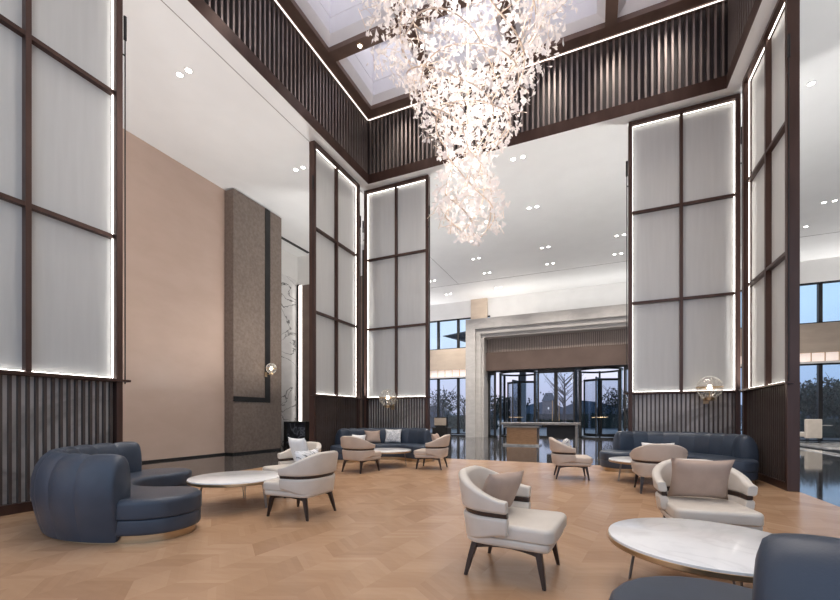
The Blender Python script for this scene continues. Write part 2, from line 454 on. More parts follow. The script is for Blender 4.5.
# ------------------------------------------------------------------ entrance portal
YP0 = 21.4
pm = MB()
X0, X1, XI0, XI1 = -6.62, 2.85, -5.65, 1.88
for k, (a, y) in enumerate(((0, YP0), (.55, YP0+.14), (.82, YP0+.28))):
    # three stepped frames, each set deeper
    xa, xb = X0+a, X1-a; xa2 = X0+(.55, .82, .97)[k]; xb2 = X1-(.55, .82, .97)[k]
    zt = 6.5-a; zt2 = 6.5-(.55, .82, 1.0)[k]
    pm.box(xa, xa2, y, 23.2, 0, zt); pm.box(xb2, xb, y, 23.2, 0, zt); pm.box(xa2, xb2, y, 23.2, zt2, zt)
portal = struct(pm, 'wall_portal', 'portal_stone')
rb = MB().box(XI0, XI1, 22.35, 22.4, 4.75, 5.5)
rb2 = MB(); n = 84
for i in range(n):
    x = XI0+.04+(XI1-XI0-.08)*(i+.5)/n; rb2.box(x-.024, x+.024, 22.27, 22.35, 4.75, 5.5)
o = rb.build('backing', 'header', portal); rb2.build('ribs', 'rib', portal)
MB().box(XI0, XI1, 22.22, 22.26, 4.71, 4.722).build('light_strip', 'slot_led', portal)
MB().box(XI0, XI1, 22.1, 23.2, 3.7, 4.71).build('header', 'header', portal)
YD = 22.6
DXC = -1.97
def door(name, x0, x1, nleaf, rail=True):
    m = MB(); fw = .09
    m.box(x0, x1, YD, YD+.14, 3.5, 3.7); m.box(x0, x1, YD, YD+.14, 0, .1)
    for i in range(nleaf+1):
        x = x0+(x1-x0)*i/nleaf; ww = fw if 0 < i < nleaf else fw*.8
        m.box(max(x0,x-ww), min(x1,x+ww), YD, YD+.14, .1, 3.5)
    o = struct(m, name, 'black')
    MB().box(x0, x1, YD+.06, YD+.075, .1, 3.5).build('pane', 'door_glass', o)
    if rail:
        r = MB()
        for i in range(1, nleaf):
            x = x0+(x1-x0)*i/nleaf
            for sx in (-.17, .17): r.tube([(x+sx, YD-.05, .9), (x+sx, YD-.05, 2.0)], .018, 8)
        r.build('door_handle', 'gold', o, True)
    return o
def drum(name, cx, r):
    m = MB(); cy = YD+1.25
    m.lathe([(r-.02,3.6),(r+.03,3.6),(r+.03,3.7),(r-.02,3.7)], 40, (cx,cy,0), True)
    m.lathe([(.05,0),(.05,3.6)], 12, (cx,cy,0))
    m.lathe([(r-.02,.0),(r+.03,.0),(r+.03,.06),(r-.02,.06)], 40, (cx,cy,0), True)
    for a in (-150, -30, 30, 150): 
        a = math.radians(a); x, y = cx+r*math.cos(a), cy+r*math.sin(a)
        m.box(x-.06, x+.06, y-.06, y+.06, 0, 3.6)
    o = struct(m, name, 'black')
    g = MB()
    for a0, a1 in ((-210,-150),(-30,30)):
        pts = [math.radians(a0+(a1-a0)*i/10) for i in range(11)]
        g.rings([[(cx+r*math.cos(a), cy+r*math.sin(a), z) for a in pts] for z in (.06,3.6)], cap=False, closed=False)
    g.build('curved_glass', 'door_glass', o, True)
    for k in range(3):
        a = math.radians(20+120*k); ca, sa = math.cos(a), math.sin(a)
        q = MB(); rr = r-.06
        fr = MB()
        for (u0,u1,za,zb_) in ((.05,rr,.08,.2),(.05,rr,3.1,3.22),(.05,.12,.2,3.1),(rr-.07,rr,.2,3.1)):
            fr.box(u0,u1,-.03,.03,za,zb_)
        fr.v = [(cx+x*ca-y*sa, cy+x*sa+y*ca, z) for x,y,z in fr.v]
        w_ = fr.build('door_wing', 'black', o)
        q.box(.1, rr-.05, -.008, .008, .15, 3.15); q.v = [(cx+x*ca-y*sa, cy+x*sa+y*ca, z) for x,y,z in q.v]
        q.build('wing_glass', 'door_glass', w_)
    MB().tube([(cx-.35*r, cy-.9*r, 1.1), (cx+.35*r, cy-.9*r, 1.1)], .02, 8).build('push_bar', 'gold', o, True)
    return o
door('door_1', DXC-.95, DXC+.95, 2)
drum('door_2', DXC-2.15, 1.12)
drum('door_3', DXC+2.15, 1.12)
def side_light(name, x0, x1):
    m = MB(); m.box(x0, x1, YD, YD+.14, 3.5, 3.7); m.box(x0, x1, YD, YD+.14, 0, .08)
    for x in (x0, x1-.1): m.box(x, x+.1, YD, YD+.14, 0, 3.5)
    o = struct(m, name, 'black'); MB().box(x0, x1, YD+.06, YD+.075, .08, 3.5).build('pane', 'door_glass', o)
side_light('window_5', XI0, DXC-3.25); side_light('window_6', DXC+3.25, XI1)

# ------------------------------------------------------------------ tall screens
ZR = [1.723, 3.85, 5.985, 8.117]
def make_screen(label, loc, rz, rod_left=True, rod_right=True, dark=False):
    """Screen of two panes by three, local x from 0 to 2.14 along it, front at -y."""
    t = thing('glass_screen', label, 'screen', loc, rz, 'tall backlit glass screens')
    W = 2.14; f = .085
    fr = MB()
    fr.box(0, f, -.07, .09, 0, ZR[3]); fr.box(W-f, W, -.07, .09, 0, ZR[3])
    fr.box(f, W-f, -.07, .09, ZR[3]-.085, ZR[3]); fr.box(f, W-f, -.02, .09, ZR[0]-.03, ZR[0]+.03)
    fr.build('frame', 'bronze', t, bevel=.006)
    MB().box(-.09, W+.09, -.11, .0, ZR[0]-.02, ZR[0]+.012).build('ledge', 'bronze', t)
    mu = MB().box(W/2-.03, W/2+.03, -.02, .07, ZR[0]+.03, ZR[3]-.085); mu.build('mullion', 'bronze', t)
    for z in ZR[1:3]:
        MB().box(f, W-f, -.015, .07, z-.028, z+.028).build('transom', 'bronze', t)
    for r in range(3):
        for c_ in range(2):
            x0 = f if c_ == 0 else W/2+.03; x1 = W/2-.03 if c_ == 0 else W-f
            za = ZR[r]+(.03 if r == 0 else .028); zb_ = ZR[r+1]-(.085 if r == 2 else .028)
            MB().box(x0, x1, .068, .085, za, zb_).build('pane', 'frosted', t)
    l = MB(); q = .008; ya, yb = .018, .032
    l.box(f+.002, f+.002+q, ya, yb, ZR[0]+.03, ZR[3]-.085); l.box(W-f-.002-q, W-f-.002, ya, yb, ZR[0]+.03, ZR[3]-.085)
    l.box(f+.03, W-f-.03, ya, yb, ZR[3]-.087-q, ZR[3]-.087); l.box(f+.03, W-f-.03, ya, yb, ZR[0]+.032, ZR[0]+.032+q)
    l.build('light_strip', 'led', t)
    MB().box(f, W-f, .03, .06, .12, ZR[0]-.03).build('marble_backing', 'brown_panel' if dark else 'grey_marble', t)
    n = 23
    for i in range(n):
        x = f+(W-2*f)*(i+.5)/n
        MB().box(x-.014, x+.014, -.018, .03, .12, ZR[0]-.03).build('slat', 'slat', t)
    MB().box(f, W-f, -.06, .09, 0, .12).build('plinth', 'bronze', t)
    for on, x in ((rod_left, -.035), (rod_right, W+.035)):
        if on:
            r = MB(); r.tube([(x,-.06,ZR[0]-.05),(x,-.06,7.2)], .009, 8); r.tube([(x,-.06,6.85),(x,-.06,7.2)], .022, 8)
            r.box(min(x,x*.0+ (0 if x<0 else W)), max(x, 0 if x<0 else W), -.066, -.054, 6.6, 6.62)
            r.build('rod', 'black', t, True)
    return t
# side screens: local x runs along +-Y
make_screen('tall backlit glass screen nearest the camera on the left, behind the curved blue sofa', (XL, 1.58, 0), PI/2)
make_screen('tall glass screen on the left turned side-on, beside the far corner', (XL, 8.17, 0), PI/2)
make_screen('tall glass screen at the back left corner, behind the sofa with cushions', (-6.55, YB, 0), 0)
make_screen('tall bright glass screen at the back right, behind the long blue sofa', (.70, YB, 0), 0)
make_screen('tall glass screen on the right with a dark slatted base, seen at a sharp angle', (XR, 10.30, 0), -PI/2)

# ------------------------------------------------------------------ downlights
DL = [(-7.65,5.54),(-7.65,9.0),(-1.93,11.0),(-1.93,13.8),(-1.93,17.3),(-1.93,19.25),(-4.87,17.3),(-4.87,19.25),
      (-7.75,19.25),(-7.75,21.75),(-4.87,21.75),(.86,17.3),(.86,19.25),(6.95,17.3),(4.0,11.0),(6.95,19.25),(-4.87,13.8),(.86,13.8),(-4.87,11.0)]
NM = ['twin ceiling downlight above the bare beige wall, nearest the camera',
 'twin ceiling downlight just left of the side-on far screen',
 'twin ceiling downlight right of the lower chandelier cluster, first of its row',
 'second twin ceiling downlight behind the chandelier, going towards the doors',
 'third twin ceiling downlight in the row that runs over the middle of the hall',
 'fourth twin ceiling downlight in the row that runs over the middle of the hall',
 'twin ceiling downlight just below the lowest chandelier petals',
 'twin ceiling downlight one step beyond the one under the chandelier petals',
 'twin ceiling downlight close to the right edge of the back left screen',
 'twin ceiling downlight near the windows, right of the back left screen',
 'twin ceiling downlight above the beige pilaster by the portal',
 'upper twin ceiling downlight beside the back right screen, on its left edge',
 'lower twin ceiling downlight beside the back right screen, on its left edge',
 'twin ceiling downlight in the right aisle, nearer the screen',
 'twin ceiling downlight at the upper right, against the edge of the side-on screen',
 'lower twin ceiling downlight in the right aisle near the windows',
 'twin ceiling downlight hidden by the chandelier on the left', 'twin ceiling downlight hidden by the back right screen','twin ceiling downlight hidden by the left corner']
proto = None
for (x, y), lb in list(zip(DL, NM))[:16]:
    if proto is None:
        proto = thing('ceiling_downlight', lb, 'downlight', (x,y,ZC), 0, 'twin downlights in the ceiling')
        for sx in (-.13, .13):
            h_ = MB().lathe([(.058,-.012),(.08,-.012),(.08,.0),(.058,.0)], 16, (sx,0,0), True).build('trim_ring', 'white_wall', proto, True)
            MB().lathe([(.002,-.008),(.058,-.008),(.058,.002)], 16, (sx,0,0)).build('lens', 'lamp', proto)
    else:
        dup(proto, (x,y,ZC), 0, lb)
    L = bpy.data.lights.new('downlight_beam', 'SPOT'); L.energy = 520 if y < 17 else 900; L.spot_size = math.radians(84 if y < 17 else 120); L.spot_blend = .8
    L.color = (1,.93,.85); L.shadow_soft_size = .1
    lo = bpy.data.objects.new('downlight_beam', L); lo.location = (x,y,ZC-.05); COL.objects.link(lo)

# ------------------------------------------------------------------ armchairs
def u_path(n=37, a=.322, yb=-.33, yf=.03):
    """U-shaped centreline of the shell: front of one arm, round the back, front of the other."""
    pts = []
    ys = -.06; m = 8
    for i in range(m): pts.append((a, yf+(ys-yf)*i/m))
    k = n-2*m
    for i in range(k):
        th = PI*i/(k-1)
        cx_, sx_ = math.cos(th), math.sin(th); e = .78
        pts.append((a*math.copysign(abs(cx_)**e, cx_), ys-(ys-yb)*(abs(sx_)**e)))
    for i in range(m): pts.append((-a, ys+(yf-ys)*(i+1)/m))
    return pts
def shell(zbf, ztf, th, flare=.13, grow=0):
    P = u_path(); n = len(P)
    L = [0]
    for i in range(1, n): L.append(L[-1]+math.dist(P[i], P[i-1]))
    rings = []
    for i in range(n):
        x, y = P[i]
        a = P[max(i-1,0)]; b = P[min(i+1,n-1)]
        tx, ty = b[0]-a[0], b[1]-a[1]; l = math.hypot(tx,ty); nx, ny = -ty/l, tx/l
        if nx*x+ny*(y+.06) < 0: nx, ny = -nx, -ny
        u = abs(2*L[i]/L[-1]-1)
        zb, zt = zbf(u), ztf(u)
        ring = []
        hh = (zt-zb)/2; zc = (zt+zb)/2; r = min(.03, th*.48, hh*.48); K = 4
        for (sx, sz) in ((1,-1),(1,1),(-1,1),(-1,-1)):
            a0 = {(1,-1):-90,(1,1):0,(-1,1):90,(-1,-1):180}[(sx,sz)]
            for q in range(K+1):
                an = math.radians(a0+90*q/K)
                o_ = sx*(th/2-r)+r*math.cos(an); z = zc+sz*(hh-r)+r*math.sin(an)
                off = o_+flare*(z-.30)+grow
                ring.append((x+nx*off, y+ny*off, z))
        rings.append(ring)
    # soft ends
    def endcap(r0, r1):
        c = [sum(p[k] for p in r0)/len(r0) for k in range(3)]
        d_ = Vector(r0[0])-Vector(r1[0]); d_.normalize()
        return [[tuple(c[k]+(p[k]-c[k])*s_ + d_[k]*dd for k in range(3)) for p in r0] for s_, dd in ((.97,.008),(.86,.016))]
    e0 = endcap(rings[0], rings[1]); e1 = endcap(rings[-1], rings[-2])
    rings = [e0[1], e0[0]]+rings+[e1[0], e1[1]]
    return MB().rings(rings)
def round_poly(pts, rads, n=6):
    out = []
    m = len(pts)
    for i in range(m):
        p0, p, p1 = Vector(pts[i-1]), Vector(pts[i]), Vector(pts[(i+1)%m]); r = rads[i]
        a = (p0-p).normalized(); b = (p1-p).normalized()
        ang = math.acos(max(-1,min(1,a.dot(b)))); dd = r/math.tan(ang/2)
        s_, e_ = p+a*dd, p+b*dd
        bis = (a+b).normalized(); c_ = p+bis*(r/math.sin(ang/2))
        a0 = math.atan2(s_.y-c_.y, s_.x-c_.x); a1 = math.atan2(e_.y-c_.y, e_.x-c_.x)
        da = (a1-a0+PI)%(2*PI)-PI
        for k in range(n+1):
            an = a0+da*k/n; out.append((c_.x+r*math.cos(an), c_.y+r*math.sin(an)))
    return out
def ss(a, b, x):
    k = max(0, min(1, (x-a)/(b-a))); return k*k*(3-2*k)
def make_armchair(label, leather, loc, rz):
    t = thing('armchair', label, 'armchair', loc, rz, 'tub armchairs with dark legs'); t.scale = (.95,.95,.95)
    for sx in (-1, 1):
        for (y0, y1) in ((-.24,-.31), (.25,.30)):
            x0, x1 = sx*.25, sx*.285
            m = MB(); rings = []
            for z, k, h_ in ((.27,0,.024),(.16,.42,.021),(.0,1,.0125)):
                x = x0+(x1-x0)*k; y = y0+(y1-y0)*k
                rings.append([(x-h_,y-h_,z),(x+h_,y-h_,z),(x+h_,y+h_,z),(x-h_,y+h_,z)])
            m.rings(rings); m.build('leg', 'walnut', t, bevel=.003)
        r = MB(); rings = []
        for i in range(13):
            y = -.25+.51*i/12; s_ = abs(i-6)/6; zl = .252-.035*s_**2
            rings.append([(sx*.25-.014,y,zl),(sx*.25+.014,y,zl),(sx*.25+.014,y,.272),(sx*.25-.014,y,.272)])
        r.rings(rings); r.build('side_rail', 'walnut', t)
    # seat
    W = .345
    seat = round_poly([(-.31,-.31),(.31,-.31),(.335,.37),(-.335,.37)], [.12,.12,.075,.075])
    MB().slab(seat, .335, .445, .035, 5, .018).build('seat_cushion', leather, t, True)
    base = round_poly([(-.315,-.33),(.315,-.33),(.33,.345),(-.33,.345)], [.14,.14,.06,.06])
    MB().slab(base, .268, .334, .014, 3, .03).build('seat_base', leather, t, True)
    shell(lambda u: .285+.075*ss(.35,1,u), lambda u: .50, .075).build('lower_shell', leather, t, True)
    shell(lambda u: .494, lambda u: .538, .05, grow=-.010).build('bronze_band', 'walnut', t, True)
    shell(lambda u: .533, lambda u: .815-.185*ss(.18,1.02,u), .082).build('backrest', leather, t, True)
    return t
def pillow(name, label, mat, loc, rot, w=.46, h=.42, th=.075, group=None):
    m = MB(); n = 13; vs = []
    for side in (1, -1):
        for i in range(n):
            for j in range(n):
                u = -1+2*i/(n-1); v = -1+2*j/(n-1)
                k = max(0, (1-u**4)*(1-v**4))**.6
                x = u*w/2*(1-.10*(1-v*v)*abs(u)); z = v*h/2*(1-.10*(1-u*u)*abs(v))
                vs.append((x, side*th*k, z+ .006*math.sin(5*u+3*v)*k))
    fs = []
    for sidx in (0, 1):
        o = sidx*n*n
        for i in range(n-1):
            for j in range(n-1):
                q = (o+i*n+j, o+(i+1)*n+j, o+(i+1)*n+j+1, o+i*n+j+1); fs.append(q if sidx else q[::-1])
    m.add(vs, fs)
    o = m.build(name, mat, None, True)
    import bmesh
    bm = bmesh.new(); bm.from_mesh(o.data); bmesh.ops.remove_doubles(bm, verts=bm.verts, dist=.0005); bmesh.ops.recalc_face_normals(bm, faces=bm.faces); bm.to_mesh(o.data); bm.free()
    for p_ in o.data.polygons: p_.use_smooth = True
    o.location = loc; o.rotation_euler = rot
    return tag(o, label, 'pillow', group)

R = math.radians
CH = [  # x, y, facing (deg, direction the sitter looks), label, leather
 (-.585, 3.16, -5, 'cream tub armchair nearest the camera, seen side-on with a taupe pillow', 'cream'),
 (.885, 4.30, -84, 'cream tub armchair facing the camera behind the large round marble table', 'cream'),
 (.88, 7.32, 94, 'beige tub armchair seen from behind in front of the long blue sofa at the right', 'taupe_leather'),
 (-.44, 8.27, 9, 'small beige tub armchair facing right, in front of the reception desk', 'taupe_leather'),
 (-3.30, 3.93, 181, 'cream tub armchair seen from behind, right of the left round table', 'cream'),
 (-4.3, 4.90, 252, 'cream tub armchair half hidden behind another, left of the hall, with white pillow', 'cream'),
 (-4.64, 7.42, 78, 'beige tub armchair with its back turned, in front of the far left blue sofa', 'taupe_leather'),
 (-3.43, 8.50, 186, 'beige tub armchair facing left beside the far round table', 'taupe_leather')]
protos = {}
for i, (x, y, a, lb, mt) in enumerate(CH):
    rz = R(a-90)
    if mt not in protos: protos[mt] = make_armchair(lb, mt, (x,y,0), rz)
    else: dup(protos[mt], (x,y,0), rz, lb)
def on_chair(i, name, label, mat, dy=-.16, dx=0, dz=0, tilt=-18, yaw=0, w=.46, h=.42, th=.07):
    x, y, a, *_ = CH[i]; a = R(a)
    fx, fy = math.cos(a), math.sin(a); rx, ry = fy, -fx
    z = .428+h/2*math.cos(R(tilt))*.98+dz
    return pillow(name, label, mat, (x+fx*dy+rx*dx, y+fy*dy+ry*dx, z), (R(-tilt), 0, a-PI/2+R(yaw)), w, h, th, 'throw pillows on the armchairs')
on_chair(0, 'throw_pillow', 'taupe pillow leaning in the nearest cream armchair', 'taupe_fabric', w=.40, h=.37, dy=-.125, tilt=26, dx=-.035, yaw=-26)
on_chair(1, 'throw_pillow', 'large taupe pillow filling the armchair that faces the camera', 'taupe_fabric', w=.50, h=.41, dy=-.12, dx=0.0, tilt=20)
on_chair(2, 'throw_pillow', 'white pillow just showing above the armchair back before the long blue sofa', 'white_fabric', w=.46, h=.37, dy=-.12, tilt=18)
on_chair(3, 'throw_pillow', 'white pillow with dark lines in the small armchair before the reception desk', 'ink_fabric', w=.42, h=.36, dy=-.12, tilt=22)
on_chair(4, 'throw_pillow', 'white pillow with ink lines on the armchair by the left round table', 'ink_fabric', w=.44, h=.38, dy=-.12, tilt=18)
on_chair(5, 'throw_pillow', 'plain white pillow in the half hidden armchair on the left', 'white_fabric', w=.48, h=.46, dy=-.13, tilt=18)
on_chair(6, 'throw_pillow', 'off-white pillow in the armchair turned away before the far left sofa', 'white_fabric', w=.42, h=.39, dy=-.12, tilt=18)
on_chair(7, 'throw_pillow', 'taupe pillow in the armchair that faces left by the far round table', 'taupe_fabric', w=.42, h=.39, dy=-.12, tilt=18)

# ------------------------------------------------------------------ curved sofas
def arc_outline(r0, r1, phi, lobe=True):
    """Crescent round the origin, rear at -y: outer arc, rounded end, inner arc, rounded end."""
    out = []; rm = (r0+r1)/2; hr = (r1-r0)/2; n = 30
    for i in range(n+1):
        a = -PI/2+R(-phi+2*phi*i/n); out.append((r1*math.cos(a), r1*math.sin(a)))
    a = -PI/2+R(phi); cx, cy = rm*math.cos(a), rm*math.sin(a)
    for i in range(1, 12):
        b = a+PI*i/12; out.append((cx+hr*math.cos(b), cy+hr*math.sin(b)))
    for i in range(n+1):
        q = -PI/2+R(phi-2*phi*i/n); out.append((r0*math.cos(q), r0*math.sin(q)))
    a = -PI/2-R(phi); cx, cy = rm*math.cos(a), rm*math.sin(a)
    for i in range(1, 12):
        b = a+PI+PI*i/12; out.append((cx+hr*math.cos(b), cy+hr*math.sin(b)))
    return out
def make_sofa(label, loc, rz, phi=70, bphi=61):
    t = thing('curved_sofa', label, 'sofa', loc, rz, 'curved blue leather sofas')
    MB().slab(arc_outline(.68, 1.40, phi), 0, .075, .004, 1, .0).build('brass_plinth', 'gold', t, True)
    MB().slab(arc_outline(.63, 1.45, phi), .075, .228, .018, 3, .03).build('seat_base', 'navy', t, True)
    MB().slab(arc_outline(.62, 1.46, phi), .230, .42, .055, 6, .018).build('seat_cushion', 'navy', t, True)
    prof = [(1.435,.02),(1.47,.14),(1.495,.28),(1.515,.42),(1.51,.56),(1.485,.68),(1.44,.77),(1.385,.825),(1.34,.838),(1.295,.822),(1.26,.775),(1.235,.69),(1.225,.58),(1.225,.46),(1.235,.36),(1.25,.2),(1.26,.02)]
    nch = 9
    for c_ in range(nch):
        p0 = -bphi+2*bphi*c_/nch; p1 = p0+2*bphi/nch
        rings = []
        K = 10
        for i in range(K+1):
            k = i/K; ph = p0+(p1-p0)*k
            bul = .016*(1-abs(2*k-1)**3.2) - .004
            end = (c_ == 0 and i == 0) or (c_ == nch-1 and i == K)
            a = -PI/2+R(ph)
            cr, cz = 1.37, .45
            ring = []
            for r_, z in prof:
                dr, dz = r_-cr, z-cz; l = math.hypot(dr, dz)
                f_ = (l+bul)/l
                rr, zz = cr+dr*f_, (cz+dz*f_ if z > .03 else z)
                ring.append((rr*math.cos(a), rr*math.sin(a), zz))
            rings.append(ring)
        def cap_in(ring, ring_in, s_, sh):
            c = [sum(p[q] for p in ring)/len(ring) for q in range(3)]
            d_ = (Vector(ring[0])-Vector(ring_in[0])).normalized()
            return [tuple(c[q]+(p[q]-c[q])*s_+d_[q]*sh for q in range(3)) for p in ring]
        if c_ == 0: rings = [cap_in(rings[0], rings[1], .80, .035), cap_in(rings[0], rings[1], .94, .022)]+rings
        if c_ == nch-1: rings = rings+[cap_in(rings[-1], rings[-2], .94, .022), cap_in(rings[-1], rings[-2], .80, .035)]
        MB().rings(rings).build('back_channel', 'navy', t, True)
    return t
# rear direction (deg) -> rotation so that local -y points there
def sofa_rot(rear): return R(rear+90)
SF = make_sofa('curved blue leather sofa at the left, its channelled back towards the camera', (-4.71, 3.50, 0), sofa_rot(236))
dup(SF, (1.17, 9.05, 0), sofa_rot(61), 'curved blue leather sofa at the back right, below the bright glass screen')
dup(SF, (-4.97, 9.05, 0), sofa_rot(119), 'curved blue leather sofa far left, with taupe and patterned pillows on it')
dup(SF, (1.0, 2.82, 0), sofa_rot(309), 'curved blue leather sofa in the bottom right corner, cut off by the picture edge')
SF.scale = (.96, .96, .985)
def on_sofa(C, rear, dphi, name, label, mat, w=.46, h=.42):
    a = R(rear+dphi); r = 1.07; x, y = C[0]+r*math.cos(a), C[1]+r*math.sin(a)
    return pillow(name, label, mat, (x, y, .425+h/2*.96), (R(16)*-1, 0, a-PI/2), w, h, .07, 'throw pillows on the far left sofa')
on_sofa((-4.97,9.05), 119, 17, 'throw_pillow', 'taupe pillow in the middle of the far left blue sofa', 'taupe_fabric', .46, .37)
on_sofa((-4.97,9.05), 119, -14, 'throw_pillow', 'white and grey patterned square pillow on the far left blue sofa', 'pattern_fabric', .48, .41)

# ------------------------------------------------------------------ round tables
def make_table(label, loc, rz):
    t = thing('coffee_table', label, 'table', loc, rz, 'round marble coffee tables')
    n = 64; r = .58
    circ = [(r*math.cos(2*PI*i/n), r*math.sin(2*PI*i/n)) for i in range(n)]
    MB().slab(circ, .372, .388, .004, 2, .0).build('marble_top', 'table_marble', t, True)
    circ2 = [(x*1.008, y*1.008) for x, y in circ]
    MB().slab(circ2, .338, .3725, .002, 1, .006).build('brass_rim', 'gold', t, True)
    for k in range(3):
        a = 2*PI*k/3+.3; 
        for s_ in (-.045, .045):
            ca, sa = math.cos(a+s_), math.sin(a+s_); cb, sb = math.cos(a+s_*.5), math.sin(a+s_*.5)
            MB().tube([(.47*cb,.47*sb,0),(.42*ca,.42*sa,.34)], .0065, 8).build('leg', 'desk_top', t, True)
    return t
TB = make_table('large round white marble table in the foreground at the right', (.66, 3.15, 0), .35)
dup(TB, (-4.39, 3.93, 0), 1.9, 'round white marble table beside the left curved sofa')
dup(TB, (-4.55, 8.42, 0), .3, 'far round white marble table before the sofa with patterned pillow')
dup(TB, (.80, 8.42, 0), 1.2, 'small-looking round marble table before the back right sofa, half hidden by an armchair')

# ------------------------------------------------------------------ chandelier
cx0, cy0 = -1.85, 6.1
ch = thing('petal_chandelier', 'huge cascading chandelier of white petals on gold branches', 'chandelier', (cx0, cy0, 0))
prof = [(3.92,.10),(4.04,.22),(4.2,.46),(4.36,.57),(4.6,.54),(4.85,.46),(5.07,.40),(5.3,.36),(5.45,.50),(5.7,.68),(6.05,.83),(6.4,.95),(6.85,1.24),(7.2,1.5),(7.7,1.66),(8.2,1.7),(9.0,1.6)]
offs = [(3.9,.10),(4.3,.05),(4.8,-.02),(5.2,-.05),(5.7,.08),(6.3,.03),(7,-.02),(9,0)]
def interp(tab, z):
    for (a, va), (b, vb) in zip(tab, tab[1:]):
        if z <= b: 
            k = max(0, min(1, (z-a)/(b-a))); return va+(vb-va)*k
    return tab[-1][1]
MB().lathe([(.02,ZB-.06),(.14,ZB-.06),(.14,ZB),(.02,ZB)], 24).build('ceiling_rose', 'gold', ch, True)
MB().tube([(0,0,5.3),(0,0,ZB-.05)], .018, 8).build('stem', 'branch', ch, True)
rx, ry = math.cos(.413), math.sin(.413)
def axis(z):
    o = interp(offs, z); return o*rx, o*ry
spirals = []
for k in range(5):
    pts = []
    for i in range(90):
        q = i/89; z = 9.0-(9.0-4.1)*q; a = 2*PI*k/5+q*2*PI*1.6
        r_ = interp(prof, z)*(.72+.12*math.sin(3*a+k)); ax, ay = axis(z)
        pts.append((ax+r_*math.cos(a), ay+r_*math.sin(a), z))
    spirals.append(pts)
    MB().tube(pts, .011, 6).build('spiral_branch', 'branch', ch, True)
for z, s_ in ((5.75,.82),(6.4,.8),(7.2,.7)):
    r_ = interp(prof, z)*s_; ax, ay = axis(z)
    pts = [(ax+r_*math.cos(2*PI*i/48), ay+r_*math.sin(2*PI*i/48), z+.06*math.sin(4*PI*i/48)) for i in range(49)]
    MB().tube(pts, .010, 6).build('ring', 'branch', ch, True)
def petal_mesh(sc, rnd):
    """Small cupped fan-shaped leaf in its own frame, stalk at the origin, blade along +x."""
    vs = [(0,0,0),(.35*sc,-.12*sc,.03*sc),(.35*sc,.12*sc,.03*sc),(.75*sc,-.36*sc,.14*sc),(.8*sc,0,.05*sc),(.75*sc,.36*sc,.14*sc),(1.0*sc,-.22*sc,.16*sc),(1.02*sc,.22*sc,.16*sc)]
    fs = [(0,1,2),(1,3,4),(1,4,2),(2,4,5),(3,6,4),(4,7,5)]
    return vs, fs
big = MB(); twig = MB(); single = []
random.seed(5)
import mathutils
def rot_rand():
    return mathutils.Euler((random.uniform(0,6.28), random.uniform(-1.2,1.2), random.uniform(0,6.28))).to_matrix()
NP = 4300
allp = []
for i in range(NP):
    # height picked by the local girth so the cascade is evenly full
    while True:
        z = random.uniform(3.95, 9.0)
        if random.random() < (.25+interp(prof, z))/1.9: break
    R0 = interp(prof, z); a = random.uniform(0, 2*PI)
    k = (.55+.5*random.random()**.6) if random.random() < .85 else random.uniform(.1,.6)
    k *= 1+.09*math.sin(3*a+5*z)
    ax, ay = axis(z)
    p = Vector((ax+R0*k*math.cos(a), ay+R0*k*math.sin(a), z))
    allp.append((p, random.uniform(.08,.13), rot_rand()))
def cam_key(e):
    p = e[0]; return (p.x+cx0)**2+(p.y+cy0)**2+(p.z-1.2)**2
allp.sort(key=cam_key)
shown = [e for e in allp if e[0].z < 7.55][:100]; ids = set(id(e) for e in shown)
vs, fs = petal_mesh(1, 0)
pm_ = MB().add(vs, fs)
first = None
for e in allp:
    p, s_, M3 = e
    if id(e) in ids:
        if first is None:
            first = pm_.build('petal', 'petal', ch, True); o = first
        else:
            o = first.copy(); COL.objects.link(o)
        o.location = p; o.scale = (s_,)*3; o.rotation_euler = M3.to_euler()
    else:
        big.add([M3 @ (Vector(v)*s_) + p for v in vs], fs)
    if random.random() < .12:
        q = M3 @ Vector((-.16-.12*random.random(), random.uniform(-.05,.05), random.uniform(-.05,.05))) + p
        twig.tube([p, (p+q)/2+Vector((0,0,.012)), q], .0042, 4, cap=False)
o = big.build('petal_mass', 'petal', ch, True); o['kind'] = 'stuff'
o = twig.build('twigs', 'branch', ch); o['kind'] = 'stuff'
bp = None
for i in range(40):
    z = 4.15+4.6*(i+.5)/40; a = i*2.4; r_ = interp(prof, z)*.5; ax, ay = axis(z)
    if bp is None:
        bp = MB().lathe([(.002,-.022),(.016,-.014),(.022,0),(.016,.014),(.002,.022)], 10).build('bulb', 'bulb_c', ch, True); o = bp
    else: o = bp.copy(); COL.objects.link(o)
    o.location = (ax+r_*math.cos(a), ay+r_*math.sin(a), z)
for z, en in ((4.35,11),(4.9,8),(5.6,13),(6.1,15),(6.6,19),(7.1,23),(7.6,26),(8.1,30),(8.7,34)):
    L = bpy.data.lights.new('chandelier_glow', 'POINT'); L.energy = en; L.shadow_soft_size = .3; L.color = (1,.95,.91)
    ax, ay = axis(z)
    o = bpy.data.objects.new('chandelier_glow', L); o.location = (cx0+ax, cy0+ay, z); COL.objects.link(o)

